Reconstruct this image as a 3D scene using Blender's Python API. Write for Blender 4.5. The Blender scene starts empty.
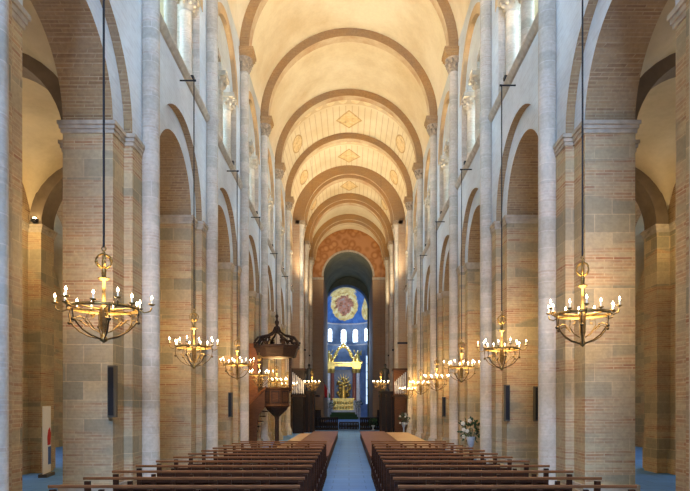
import bpy, math, random
from mathutils import Vector, Matrix
PI = math.pi
sin, cos = math.sin, math.cos
SC = bpy.context.scene
COL = SC.collection
random.seed(7)

EYE = 2.17          # camera height
B = 6.07            # bay length
F_PX = 600.0
def colY(k): return (k + 1.24) * B      # y of nave column k
ORD = ['first', 'second', 'third', 'fourth', 'fifth', 'sixth', 'seventh', 'eighth', 'ninth', 'tenth', 'eleventh', 'twelfth', 'thirteenth']

# ------------------------------------------------------------------ mesh builder
class MB:
    def __init__(s):
        s.v = []; s.f = []; s.m = []; s.sm = []; s.uv = {}
    def face(s, pts, mi=0, smooth=False, uv=None):
        n = len(s.v); s.v += [tuple(p) for p in pts]
        s.f.append(tuple(range(n, n + len(pts)))); s.m.append(mi); s.sm.append(smooth)
        if uv: s.uv[len(s.f) - 1] = uv
    def grid(s, rows, mi=0, smooth=True, close=False, uvrows=None):
        n = len(s.v); w = len(rows[0])
        for r in rows: s.v += [tuple(p) for p in r]
        for i in range(len(rows) - 1):
            for j in range(w if close else w - 1):
                k = (j + 1) % w
                s.f.append((n + i * w + j, n + i * w + k, n + (i + 1) * w + k, n + (i + 1) * w + j))
                s.m.append(mi); s.sm.append(smooth)
                if uvrows:
                    s.uv[len(s.f) - 1] = [uvrows[i][j], uvrows[i][k], uvrows[i + 1][k], uvrows[i + 1][j]]
    def box(s, x0, x1, y0, y1, z0, z1, mi=0):
        n = len(s.v)
        s.v += [(x0, y0, z0), (x1, y0, z0), (x1, y1, z0), (x0, y1, z0), (x0, y0, z1), (x1, y0, z1), (x1, y1, z1), (x0, y1, z1)]
        for q in ((0, 3, 2, 1), (4, 5, 6, 7), (0, 1, 5, 4), (1, 2, 6, 5), (2, 3, 7, 6), (3, 0, 4, 7)):
            s.f.append(tuple(n + i for i in q)); s.m.append(mi); s.sm.append(False)
    def prism(s, poly, axis, a, b, mi=0):
        """poly: 2D points; axis: 'x','y','z' extruded from a to b"""
        def P(p, t):
            if axis == 'x': return (t, p[0], p[1])
            if axis == 'y': return (p[0], t, p[1])
            return (p[0], p[1], t)
        n = len(s.v); L = len(poly)
        s.v += [P(p, a) for p in poly] + [P(p, b) for p in poly]
        s.f.append(tuple(n + i for i in range(L))[::-1]); s.m.append(mi); s.sm.append(False)
        s.f.append(tuple(n + L + i for i in range(L))); s.m.append(mi); s.sm.append(False)
        for i in range(L):
            j = (i + 1) % L
            s.f.append((n + i, n + j, n + L + j, n + L + i)); s.m.append(mi); s.sm.append(False)
    def lathe(s, prof, c=(0, 0, 0), seg=16, mi=0, smooth=True, a0=0, a1=2 * PI, rot=0, cap=True):
        full = abs(a1 - a0 - 2 * PI) < 1e-6
        N = seg if full else seg + 1
        rows = []
        for r, z in prof:
            rows.append([(c[0] + r * cos(rot + a0 + (a1 - a0) * i / seg), c[1] + r * sin(rot + a0 + (a1 - a0) * i / seg), c[2] + z) for i in range(N)])
        s.grid(rows, mi, smooth, close=full)
        if full and cap:
            for row, (r, z) in ((rows[0], prof[0]), (rows[-1], prof[-1])):
                if r > 1e-4: s.face(row, mi)
    def tube(s, pts, r, seg=6, mi=0, r1=None, cap=True):
        pts = [Vector(p) for p in pts]; rows = []
        up = Vector((0, 0, 1))
        for i, p in enumerate(pts):
            d = (pts[min(i + 1, len(pts) - 1)] - pts[max(i - 1, 0)])
            if d.length < 1e-9: d = Vector((0, 0, 1))
            d.normalize()
            a = d.cross(up)
            if a.length < 1e-3: a = d.cross(Vector((1, 0, 0)))
            a.normalize(); b = d.cross(a)
            rr = r if r1 is None else r + (r1 - r) * i / max(1, len(pts) - 1)
            rows.append([tuple(p + a * (rr * cos(2 * PI * j / seg)) + b * (rr * sin(2 * PI * j / seg))) for j in range(seg)])
        s.grid(rows, mi, True, close=True)
        if cap:
            s.face(rows[0], mi); s.face(rows[-1], mi)
    def ball(s, c, r, seg=10, mi=0, sx=1, sy=1, sz=1):
        prof = [(max(1e-5, sin(PI * i / 6)), -cos(PI * i / 6)) for i in range(7)]
        rows = [[(c[0] + r * sx * pr * cos(2 * PI * j / seg), c[1] + r * sy * pr * sin(2 * PI * j / seg), c[2] + r * sz * z) for j in range(seg)] for pr, z in prof]
        s.grid(rows, mi, True, close=True)
    # wall in plane x = X pierced by an arch on jambs
    def arch_wall(s, X, y0, y1, z0, z1, yc, R, zs, mi=0, mlow=None, seg=24, zlow=None, rz=None):
        mlow = mi if mlow is None else mlow
        rz = R if rz is None else rz
        for a, b in ((y0, yc - R), (yc + R, y1)):
            if b - a > 1e-6:
                zl = zs if zlow is None else zlow
                s.face([(X, a, z0), (X, b, z0), (X, b, zl), (X, a, zl)], mlow)
                s.face([(X, a, zl), (X, b, zl), (X, b, z1), (X, a, z1)], mi)
        for i in range(seg):
            t0, t1 = PI - PI * i / seg, PI - PI * (i + 1) / seg
            p0 = (yc + R * cos(t0), zs + rz * sin(t0)); p1 = (yc + R * cos(t1), zs + rz * sin(t1))
            s.face([(X, p0[0], p0[1]), (X, p1[0], p1[1]), (X, p1[0], z1), (X, p0[0], z1)], mi)
    def annulus(s, X, yc, Ri, Ro, z0, zs, mi=0, mlow=None, seg=24):
        mlow = mi if mlow is None else mlow
        for sg in (-1, 1):
            s.face([(X, yc + sg * Ri, z0), (X, yc + sg * Ro, z0), (X, yc + sg * Ro, zs), (X, yc + sg * Ri, zs)], mlow)
        for i in range(seg):
            t0, t1 = PI * i / seg, PI * (i + 1) / seg
            s.face([(X, yc + r * cos(t), zs + r * sin(t)) for r, t in ((Ri, t0), (Ro, t0), (Ro, t1), (Ri, t1))], mi)
    def soffit(s, xa, xb, yc, R, z0, zs, mi=0, mlow=None, seg=24, rz=None):
        mlow = mi if mlow is None else mlow
        rz = R if rz is None else rz
        for sg in (-1, 1):
            s.face([(xa, yc + sg * R, z0), (xb, yc + sg * R, z0), (xb, yc + sg * R, zs), (xa, yc + sg * R, zs)], mlow)
        for i in range(seg):
            t0, t1 = PI * i / seg, PI * (i + 1) / seg
            s.face([(x, yc + R * cos(t), zs + rz * sin(t)) for x, t in ((xa, t0), (xb, t0), (xb, t1), (xa, t1))], mi, True)
    # transverse arch: rings in the XZ plane, thickness along y
    def xarch(s, xc, zc, ai, bi, ao, bo, y0, y1, mf=0, ms=0, seg=40, t0=0, t1=PI):
        for i in range(seg):
            a, b = t0 + (t1 - t0) * i / seg, t0 + (t1 - t0) * (i + 1) / seg
            I = [(xc + ai * cos(t), zc + bi * sin(t)) for t in (a, b)]; O = [(xc + ao * cos(t), zc + bo * sin(t)) for t in (a, b)]
            for y in (y0, y1):
                s.face([(I[0][0], y, I[0][1]), (O[0][0], y, O[0][1]), (O[1][0], y, O[1][1]), (I[1][0], y, I[1][1])], mf)
            s.face([(I[0][0], y0, I[0][1]), (I[1][0], y0, I[1][1]), (I[1][0], y1, I[1][1]), (I[0][0], y1, I[0][1])], ms, True)
    def mirror(s):
        s.v = [(-x, y, z) for x, y, z in s.v]; return s
    def move(s, dx=0, dy=0, dz=0, rz=0):
        c, q = cos(rz), sin(rz)
        s.v = [(c * x - q * y + dx, q * x + c * y + dy, z + dz) for x, y, z in s.v]; return s
    def mesh(s, name, mats):
        me = bpy.data.meshes.new(name)
        me.from_pydata(s.v, [], s.f)
        for m in (mats if isinstance(mats, (list, tuple)) else [mats]): me.materials.append(m)
        me.polygons.foreach_set('material_index', s.m)
        me.polygons.foreach_set('use_smooth', s.sm)
        if s.uv:
            ul = me.uv_layers.new(name='UVMap')
            for fi, uvs in s.uv.items():
                p = me.polygons[fi]
                for li, q in zip(p.loop_indices, uvs): ul.data[li].uv = q
        me.update()
        return me
    def build(s, name, mats, parent=None, loc=(0, 0, 0)):
        o = bpy.data.objects.new(name, s.mesh(name, mats)); COL.objects.link(o); o.location = loc
        if parent is not None: o.parent = parent
        return o

def tag(o, label, cat, group=None, kind=None):
    o['label'] = label; o['category'] = cat
    if group: o['group'] = group
    if kind: o['kind'] = kind
    return o
def thing(name, label, cat, loc=(0, 0, 0), rz=0, group=None):
    o = bpy.data.objects.new(name, None); COL.objects.link(o); o.location = loc; o.rotation_euler = (0, 0, rz)
    o.empty_display_size = .2
    return tag(o, label, cat, group)
def struct(o, label=None, cat=None):
    o['kind'] = 'structure'
    if label: o['label'] = label
    if cat: o['category'] = cat
    return o
def dup(root, loc, label, rz=0, scale=None):
    r = root.copy(); COL.objects.link(r); r.location = loc; r.rotation_euler = (0, 0, rz); r['label'] = label
    if scale: r.scale = scale
    def rec(a, b):
        for ch in list(a.children):
            c = ch.copy(); COL.objects.link(c); c.parent = b
            rec(ch, c)
    rec(root, r)
    return r

# ------------------------------------------------------------------ materials
class NT:
    def __init__(s, name):
        s.mat = bpy.data.materials.new(name); s.mat.use_nodes = True
        s.t = s.mat.node_tree; s.n = s.t.nodes; s.bsdf = s.n['Principled BSDF']
    def new(s, typ, **kw):
        n = s.n.new(typ)
        for k, v in kw.items(): setattr(n, k, v)
        return n
    def link(s, a, b): s.t.links.new(a, b)
    def val(s, sock, v):
        if hasattr(v, 'links'): s.link(v, sock)
        else: sock.default_value = v
    def math(s, op, a, b=0.0, c=0.0):
        n = s.new('ShaderNodeMath', operation=op)
        s.val(n.inputs[0], a); s.val(n.inputs[1], b); s.val(n.inputs[2], c)
        return n.outputs[0]
    def mix(s, fac, a, b, mode='MIX'):
        n = s.new('ShaderNodeMix', data_type='RGBA', blend_type=mode)
        s.val(n.inputs[0], fac); s.val(n.inputs[6], a); s.val(n.inputs[7], b)
        return n.outputs[2]
    def ramp(s, fac, stops):
        n = s.new('ShaderNodeValToRGB'); e = n.color_ramp.elements
        while len(e) < len(stops): e.new(.5)
        for el, (p, c) in zip(e, stops): el.position = p; el.color = c
        s.val(n.inputs[0], fac); return n.outputs[0]
    def noise(s, vec, scale, detail=3, rough=.55):
        n = s.new('ShaderNodeTexNoise'); n.inputs['Scale'].default_value = scale
        n.inputs['Detail'].default_value = detail; n.inputs['Roughness'].default_value = rough
        if vec is not None: s.link(vec, n.inputs['Vector'])
        return n.outputs[0]
    def comb(s, x, y, z=0.0):
        n = s.new('ShaderNodeCombineXYZ'); s.val(n.inputs[0], x); s.val(n.inputs[1], y); s.val(n.inputs[2], z)
        return n.outputs[0]
    def wallcoords(s):
        g = s.new('ShaderNodeNewGeometry'); p = s.new('ShaderNodeSeparateXYZ'); q = s.new('ShaderNodeSeparateXYZ')
        s.link(g.outputs['Position'], p.inputs[0]); s.link(g.outputs['True Normal'], q.inputs[0])
        flat = s.math('GREATER_THAN', s.math('ABSOLUTE', q.outputs[2]), .8)
        u = s.math('ADD', p.outputs[0], s.math('MULTIPLY', p.outputs[1], s.math('SUBTRACT', 1.0, flat)))
        v = s.math('ADD', s.math('MULTIPLY', p.outputs[1], flat), s.math('MULTIPLY', p.outputs[2], s.math('SUBTRACT', 1.0, flat)))
        return g.outputs['Position'], u, v, p.outputs
    def brick(s, vec, w, h, mortar, c1, c2, cm, offset=.5):
        n = s.new('ShaderNodeTexBrick', offset=offset)
        s.link(vec, n.inputs['Vector'])
        for k, v in (('Scale', 1.0), ('Brick Width', w), ('Row Height', h), ('Mortar Size', mortar), ('Mortar Smooth', .3), ('Bias', 0.0)):
            n.inputs[k].default_value = v
        for k, v in (('Color1', c1), ('Color2', c2), ('Mortar', cm)): s.val(n.inputs[k], v)
        return n
    def bump(s, h, strength=.3, dist=.02):
        n = s.new('ShaderNodeBump'); n.inputs['Strength'].default_value = strength; n.inputs['Distance'].default_value = dist
        s.link(h, n.inputs['Height']); s.link(n.outputs[0], s.bsdf.inputs['Normal'])
    def out(s, col, rough=.8, metal=0.0, spec=None):
        s.val(s.bsdf.inputs['Base Color'], col); s.val(s.bsdf.inputs['Roughness'], rough); s.bsdf.inputs['Metallic'].default_value = metal
        if spec is not None: s.bsdf.inputs['Specular IOR Level'].default_value = spec
        return s.mat
def C(r, g, b): return (r, g, b, 1.0)

def m_masonry(name, brickA, brickB, stoneA, stoneB, mortar, bias=.5, dark=.75):
    k = NT(name); P, u, v, xyz = k.wallcoords()
    vec = k.comb(u, v)
    b = k.brick(vec, .38, .066, .011, brickA, brickB, mortar)
    a = k.brick(vec, .72, .38, .01, stoneA, stoneB, mortar)
    band = k.noise(k.comb(k.math('MULTIPLY', u, .22), k.math('MULTIPLY', v, 1.25)), 1.0, 1.5)
    fac = k.ramp(band, [(bias - .02, C(0, 0, 0)), (bias + .02, C(1, 1, 1))])
    # colour drift of the bricks from course to course
    nb = k.noise(k.comb(k.math('MULTIPLY', u, .8), k.math('MULTIPLY', v, 8.0)), 1.0, 3)
    bc = k.mix(k.ramp(nb, [(.35, C(0, 0, 0)), (.62, C(1, 1, 1))]), b.outputs[0], stoneA)
    col = k.mix(fac, bc, a.outputs[0])
    st = k.noise(P, .55, 5, .65)
    col = k.mix(k.ramp(st, [(.35, C(1, 1, 1)), (.65, C(0, 0, 0))]), col, k.mix(.5, col, C(.30, .24, .17)), 'MIX')
    fine = k.noise(P, 14, 4)
    col = k.mix(.35, col, k.ramp(fine, [(.3, C(dark * .6, dark * .6, dark * .6)), (.7, C(1, 1, 1))]), 'MULTIPLY')
    k.bump(k.math('ADD', k.math('MULTIPLY', k.math('ADD', b.outputs[1], a.outputs[1]), -.5), k.math('MULTIPLY', fine, .4)), .35, .012)
    return k.out(col, .88, 0, .25)

def m_plaster(name, base, stain, brick=0.0, sc=.35, rough=.85):
    k = NT(name); P, u, v, xyz = k.wallcoords()
    n1 = k.noise(P, sc, 6, .62); n2 = k.noise(P, 7, 4)
    col = k.mix(k.ramp(n1, [(.38, C(0, 0, 0)), (.68, C(1, 1, 1))]), base, stain)
    col = k.mix(.25, col, k.ramp(n2, [(.3, C(.72, .72, .72)), (.7, C(1, 1, 1))]), 'MULTIPLY')
    if brick:
        b = k.brick(k.comb(u, v), .36, .09, .012, C(.78, .70, .66), C(1, .97, .93), C(1, 1, 1))
        b2 = k.noise(k.comb(k.math('MULTIPLY', u, .5), k.math('MULTIPLY', v, 2)), 1, 2)
        col = k.mix(k.math('MULTIPLY', b2, brick), col, b.outputs[0], 'MULTIPLY')
        k.bump(b.outputs[1], .12, .01)
    else:
        k.bump(n2, .12, .01)
    return k.out(col, rough, 0, .25)

def m_simple(name, c, rough=.6, metal=0.0, var=.25, sc=12, spec=None):
    k = NT(name); P, u, v, xyz = k.wallcoords()
    n = k.noise(P, sc, 4)
    col = k.mix(1.0, C(*c), k.ramp(n, [(.3, C(1 - var, 1 - var, 1 - var)), (.7, C(1, 1, 1))]), 'MULTIPLY')
    return k.out(col, rough, metal, spec)

def m_wood(name, c1, c2, rough=.4, sc=6, spec=.3):
    k = NT(name); tc = k.new('ShaderNodeTexCoord'); mp = k.new('ShaderNodeMapping')
    mp.inputs['Scale'].default_value = (.6, 4, 4); k.link(tc.outputs['Object'], mp.inputs[0])
    n = k.noise(mp.outputs[0], sc, 5, .6)
    col = k.ramp(n, [(.3, C(*c1)), (.7, C(*c2))])
    k.bump(n, .1, .005)
    return k.out(col, rough, 0, spec)

def m_emit(name, c, strength):
    k = NT(name)
    k.bsdf.inputs['Base Color'].default_value = C(*c)
    k.bsdf.inputs['Emission Color'].default_value = C(*c); k.bsdf.inputs['Emission Strength'].default_value = strength
    return k.mat

MAS = m_masonry('pier_masonry', C(.36, .13, .055), C(.56, .33, .15), C(.58, .45, .25), C(.30, .27, .17), C(.66, .50, .29), .52)
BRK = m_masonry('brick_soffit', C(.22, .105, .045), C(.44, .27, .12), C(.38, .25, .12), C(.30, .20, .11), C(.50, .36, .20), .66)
NAV = m_plaster('nave_wall_wash', C(.63, .67, .67), C(.47, .49, .49), .7)
COLM = m_masonry('column_stone', C(.58, .46, .36), C(.70, .61, .50), C(.66, .59, .47), C(.50, .46, .37), C(.72, .64, .53), .5)
TRIM = m_simple('moulding_stone', (.50, .42, .31), .8, var=.35, sc=5)
CAPM = m_simple('capital_stone', (.48, .36, .23), .8, var=.5, sc=9)
ARCHM = m_masonry('arch_brick', C(.42, .22, .075), C(.52, .30, .11), C(.48, .27, .10), C(.44, .24, .085), C(.54, .34, .15), .7)
ARCHS = m_plaster('arch_soffit_wash', C(.70, .56, .36), C(.50, .30, .16), .4, .8)
OCHRE = m_plaster('gallery_arch_ochre', C(.62, .44, .24), C(.46, .29, .14), .5, .8)
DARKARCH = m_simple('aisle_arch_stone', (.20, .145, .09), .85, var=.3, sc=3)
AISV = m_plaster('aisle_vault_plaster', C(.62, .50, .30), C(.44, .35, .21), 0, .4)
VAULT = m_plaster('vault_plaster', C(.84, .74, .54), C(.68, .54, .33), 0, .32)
REDW = None

def m_vault_painted():
    k = NT('vault_painted'); P, uu, vv, xyz = k.wallcoords()
    tc = k.new('ShaderNodeTexCoord'); s = k.new('ShaderNodeSeparateXYZ'); k.link(tc.outputs['UV'], s.inputs[0])
    u, v = s.outputs[0], s.outputs[1]
    n1 = k.noise(P, .4, 6, .6)
    col = k.mix(k.ramp(n1, [(.35, C(0, 0, 0)), (.7, C(1, 1, 1))]), C(.84, .75, .56), C(.70, .57, .36))
    ln = k.math('FRACT', k.math('MULTIPLY', u, 17))
    line = k.math('LESS_THAN', k.math('ABSOLUTE', k.math('SUBTRACT', ln, .5)), .055)
    zone = k.math('GREATER_THAN', v, .30)
    line = k.math('MULTIPLY', k.math('MULTIPLY', line, zone), .55)
    col = k.mix(line, col, C(.42, .26, .12))
    n3 = k.noise(P, 2.6, 4, .7)
    gold = k.ramp(n3, [(.32, C(.40, .22, .08)), (.5, C(.80, .55, .20)), (.68, C(.84, .70, .42))])
    for u0, a in ((0.0, .115), (-.56, .07), (.56, .07)):
        dx = k.math('DIVIDE', k.math('SUBTRACT', u, u0), a); dy = k.math('DIVIDE', k.math('SUBTRACT', v, .62), .2)
        d = k.math('ADD', k.math('ABSOLUTE', dx), k.math('ABSOLUTE', dy))
        r = k.math('SQRT', k.math('ADD', k.math('MULTIPLY', dx, dx), k.math('MULTIPLY', dy, dy)))
        dd = k.math('MINIMUM', k.math('MULTIPLY', d, .9), k.math('MULTIPLY', r, 1.3)) if u0 == 0 else r
        m = k.math('LESS_THAN', dd, 1.0)
        ring = k.math('MULTIPLY', m, k.math('GREATER_THAN', dd, .84))
        col = k.mix(k.math('MULTIPLY', m, .6), col, gold)
        col = k.mix(k.math('MULTIPLY', ring, .5), col, C(.36, .19, .07))
    # border of ovals beside the arch
    fu = k.math('SUBTRACT', k.math('FRACT', k.math('MULTIPLY', u, 9)), .5)
    dx = k.math('DIVIDE', fu, .36); dy = k.math('DIVIDE', k.math('SUBTRACT', v, .17), .085)
    r = k.math('ADD', k.math('MULTIPLY', dx, dx), k.math('MULTIPLY', dy, dy))
    oval = k.math('LESS_THAN', r, 1.0)
    inb = k.math('LESS_THAN', k.math('ABSOLUTE', k.math('SUBTRACT', v, .17)), .10)
    col = k.mix(k.math('MULTIPLY', inb, .45), col, C(.52, .34, .16))
    col = k.mix(k.math('MULTIPLY', oval, .75), col, k.ramp(n3, [(.35, C(.74, .56, .30)), (.65, C(.88, .76, .52))]))
    return k.out(col, .85, 0, .25)
VPAINT = m_vault_painted()

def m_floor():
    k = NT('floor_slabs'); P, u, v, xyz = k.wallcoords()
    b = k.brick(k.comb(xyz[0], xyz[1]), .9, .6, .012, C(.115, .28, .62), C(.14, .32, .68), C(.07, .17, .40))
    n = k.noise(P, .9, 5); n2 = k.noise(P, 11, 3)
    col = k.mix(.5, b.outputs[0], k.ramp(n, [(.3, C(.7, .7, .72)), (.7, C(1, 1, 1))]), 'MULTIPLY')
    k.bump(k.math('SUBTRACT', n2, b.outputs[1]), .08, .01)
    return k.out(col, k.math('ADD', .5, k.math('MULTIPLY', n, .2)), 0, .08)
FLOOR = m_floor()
def m_red():
    k = NT('painted_red_wall'); P, u, v, xyz = k.wallcoords()
    vo = k.new('ShaderNodeTexVoronoi'); vo.inputs['Scale'].default_value = 1.3; k.link(P, vo.inputs['Vector'])
    col = k.ramp(vo.outputs['Distance'], [(.2, C(.50, .25, .10)), (.45, C(.32, .13, .045)), (.7, C(.46, .22, .09))])
    return k.out(col, .85, 0, .2)
REDW = m_red()
BRICKRED = m_masonry('crossing_pier_brick', C(.34, .16, .08), C(.42, .24, .13), C(.42, .28, .16), C(.36, .25, .15), C(.42, .29, .17), .68)

PEW = m_wood('pew_wood', (.024, .008, .003), (.062, .021, .008), .6, 6, .12)
PEWTOP = m_wood('pew_rail_highlight_wood', (.15, .05, .015), (.29, .11, .035), .55, 6, .15)  # highlight along the rails put into a lighter wood colour
PEWSEAT = m_wood('pew_seat_wood', (.09, .045, .022), (.17, .09, .045), .42)
OAK = m_wood('pulpit_oak', (.06, .024, .010), (.13, .055, .022), .6, 6, .15)
OAKD = m_wood('pulpit_dark_oak', (.022, .013, .009), (.06, .032, .018), .6, 6, .15)
PANEL = m_wood('pulpit_back_oak', (.16, .055, .018), (.26, .10, .035), .45)
PLATR = m_wood('platform_red_wood', (.13, .045, .016), (.21, .08, .03), .6, 3, .12)
PLATG = m_wood('golden_glow_wood', (.34, .19, .08), (.50, .31, .14), .5, 3, .2)  # golden pool of light painted in as the wood colour
STALL = m_wood('choir_dark_wood', (.010, .009, .009), (.032, .024, .020), .55, 6, .1)
BRONZE = m_simple('dark_bronze', (.035, .035, .032), .45, .6, .4, 14)
BRASS = m_simple('aged_brass', (.40, .26, .085), .42, .85, .5, 20)
BRASSD = m_simple('dark_brass', (.14, .09, .035), .45, .85, .5, 20)
IRON = m_simple('black_iron', (.012, .012, .014), .5, .4)
GOLD = m_simple('gilding', (.86, .56, .14), .32, .85, .55, 3)
GOLDR = m_simple('gilded_relief', (.90, .58, .14), .34, .8, .7, 7)
CANDLE = m_simple('candle_wax', (.82, .76, .62), .5, 0, .1)
BULB = m_emit('candle_bulb_glow', (1.0, .80, .50), 28)
LENS = m_emit('floodlight_lens', (1.0, .78, .42), 30)
MARB = m_simple('pale_marble', (.62, .62, .66), .3, 0, .35, 4)
MARBR = m_simple('red_marble', (.26, .07, .045), .28, 0, .45, 5)
NICHE = m_simple('niche_blue_marble', (.10, .13, .20), .35, 0, .4, 3)
SPKG = m_simple('loudspeaker_grey', (.075, .062, .04), .55, 0, .15)
BLUEW = m_simple('apse_blue_stone', (.22, .32, .50), .8, 0, .4, 1.5)
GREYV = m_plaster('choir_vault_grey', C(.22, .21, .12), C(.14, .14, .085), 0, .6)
GREEN = m_simple('green_carpet', (.07, .12, .035), .95, 0, .3)
LEAF = m_simple('plant_leaves', (.03, .085, .022), .6, 0, .5, 30)
PETAL = m_simple('white_petals', (.80, .76, .58), .7, 0, .15, 30)
POT = m_simple('grey_stone_urn', (.42, .44, .46), .6, 0, .2)
REDC = m_simple('red_cloth', (.60, .02, .02), .8, 0, .2)
WHITEC = m_simple('white_cloth', (.82, .80, .78), .8, 0, .1)
GREENC = m_simple('green_cloth', (.03, .28, .10), .8, 0, .2)
GLASSB = m_emit('apse_window_daylight', (.62, .80, 1.0), 5.0)
GLASSW = m_emit('aisle_window_daylight', (.72, .86, 1.0), 4.0)
GLASSL = m_emit('tall_window_daylight', (.62, .80, 1.0), 1.2)
LEAD = m_simple('window_lead', (.10, .12, .16), .6, 0, .1)

def m_dome():
    k = NT('apse_dome_painting'); P, u, v, xyz = k.wallcoords()
    n = k.noise(P, 1.2, 5, .6); n2 = k.noise(P, 1.7, 4, .6)
    blue = k.ramp(n, [(.3, C(.03, .10, .36)), (.7, C(.09, .24, .62))])
    # glory in the half dome: distance from an axis through the crown of the painting (object x / height)
    dx = k.math('DIVIDE', k.math('ADD', xyz[0], .66), 2.05); dz = k.math('DIVIDE', k.math('SUBTRACT', xyz[2], EYE + 15.05), 2.15)
    r = k.math('SQRT', k.math('ADD', k.math('MULTIPLY', dx, dx), k.math('MULTIPLY', dz, dz)))
    gold = k.ramp(n2, [(.34, C(.62, .42, .14)), (.5, C(.86, .66, .24)), (.66, C(.92, .84, .50))])
    rob = k.ramp(n2, [(.35, C(.22, .10, .06)), (.5, C(.56, .24, .15)), (.66, C(.38, .34, .32))])
    inner = k.mix(k.ramp(k.math('ADD', r, k.math('MULTIPLY', k.math('SUBTRACT', n2, .5), .9)), [(.55, C(1, 1, 1)), (.68, C(0, 0, 0))]), gold, rob)
    col = k.mix(k.ramp(k.math('ADD', r, k.math('MULTIPLY', k.math('SUBTRACT', n, .5), .35)), [(.97, C(1, 1, 1)), (1.03, C(0, 0, 0))]), blue, inner)
    dx2 = k.math('DIVIDE', k.math('SUBTRACT', xyz[0], 2.65), .8); r2 = k.math('ADD', k.math('MULTIPLY', dx2, dx2), k.math('POWER', k.math('DIVIDE', k.math('SUBTRACT', xyz[2], EYE + 14.2), 1.5), 2.0))
    col = k.mix(k.ramp(r2, [(.8, C(1, 1, 1)), (1.0, C(0, 0, 0))]), col, gold)
    return k.out(col, .7, 0, .3)
DOME = m_dome()

# ------------------------------------------------------------------ nave structure
XW, XI, XA = 4.64, 4.825, 5.85       # nave wall plane, inner order plane, aisle face
XO0, XO1 = 10.3, 11.5                # outer pier row
XOW = 15.2                           # outer aisle wall
RO, RI = 2.3, 1.7
ZS = 5.80 + EYE                      # arcade springing
ZSTR = 9.33 + EYE                    # gallery sill
ZTS = 12.45 + EYE                    # gallery arch springing
ZV = 15.15 + EYE                     # vault springing
VA, VB = 4.66, 4.70                  # vault half-span, rise
FIRST, LAST = -2, 6                  # bays k -> k+1 (column k at its near side)

def imposts(m, xa, xb, ya, yb, z, mi):
    for p, z0, z1 in ((.03, z - .24, z - .16), (.055, z - .16, z - .08), (.085, z - .08, z)):
        m.box(xa - p, xb + p, ya - p, yb + p, z0, z1, mi)

def bay_wall(half=B / 2):
    m = MB()   # 0 nave wash, 1 brick soffit, 2 trim, 3 masonry, 4 column stone, 5 dark tribune
    zg = ZSTR
    m.arch_wall(XW, -half, half, 0, zg, 0, RO, ZS, 0, 3)
    m.soffit(XW, XI, 0, RO, 0, ZS, 1, 3)
    m.annulus(XI, 0, RI, RO, 0, ZS, 0, 3)
    m.soffit(XI, XA, 0, RI, 0, ZS, 1, 3)
    m.arch_wall(XA, -half, half, 0, ZS + 2.5, 0, RI, ZS, 1, 3)
    for sg in (-1, 1):
        # imposts of the two orders
        y0, y1 = sorted((sg * RI, sg * (RO + .3)))
        imposts(m, XI, XA, y0, y1, ZS, 2)
        y0, y1 = sorted((sg * RO, sg * (half - .05)))
        imposts(m, XW, XI + .05, y0, y1, ZS, 2)
        # pier plinth
        y0, y1 = sorted((sg * (RI - .12), sg * half))
        m.box(XI - .12, XA + .12, y0, y1, 0, .42, 3)
        m.box(XI - .07, XA + .07, y0 + (.05 if sg > 0 else 0), y1 - (.05 if sg < 0 else 0), .42, .55, 2)
        y0, y1 = sorted((sg * (RO - .1), sg * half))
        m.box(XW - .12, XI, y0, y1, 0, .42, 3)
        # aisle respond (half pilaster on the pier's aisle side, shared by two bays)
        y0, y1 = sorted((sg * (half - .42), sg * half))
        m.box(XA, XA + .42, y0, y1, 0, ZS - .22, 3)
        imposts(m, XA, XA + .42, y0, y1 - .0, ZS, 2)
    # gallery sill moulding
    m.prism([(XW + .05, zg - .16), (XW - .06, zg - .12), (XW - .14, zg - .02), (XW - .14, zg + .05), (XW + .6, zg + .12), (XW + .6, zg - .16)], 'y', -half, half, 2)
    # gallery: enclosing arch
    TR = 2.0
    m.arch_wall(XW, -half, half, zg, ZV + .3, 0, TR, ZTS, 0, 0)
    m.soffit(XW, XW + .22, 0, TR, zg, ZTS, 6, 4)
    m.annulus(XW - .025, 0, TR, TR + .34, ZTS - .02, ZTS, 6, 6)
    m.soffit(XW - .025, XW, 0, TR + .34, ZTS - .01, ZTS, 6, 6)
    m.soffit(XW - .025, XW, 0, TR, ZTS - .01, ZTS, 6, 6)
    XT = XW + .14
    # twin arch screen inside the big arch
    sr = .60; zs2 = ZTS + .05
    for c in (-.82, .82):
        m.soffit(XT, XT + .5, c, sr, zs2 - .02, zs2, 4, 4, 16)
    def screen(X):
        N = 48
        for i in range(N):
            y0, y1 = -TR + 2 * TR * i / N, -TR + 2 * TR * (i + 1) / N
            def lo(y):
                for c in (-.82, .82):
                    if abs(y - c) < sr: return zs2 + math.sqrt(sr * sr - (y - c) ** 2)
                return zs2
            def hi(y): return ZTS + math.sqrt(max(0, TR * TR - y * y))
            m.face([(X, y0, lo(y0)), (X, y1, lo(y1)), (X, y1, max(hi(y1), lo(y1))), (X, y0, max(hi(y0), lo(y0)))], 0)
    screen(XT); screen(XT + .5)
    # solid jamb strips behind the jamb colonnettes
    for sg in (-1, 1):
        y0, y1 = sorted((sg * 1.78, sg * half)); m.box(XW + .22, XW + .95, y0, y1, zg, ZTS + 1.2, 4)
    return m

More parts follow.
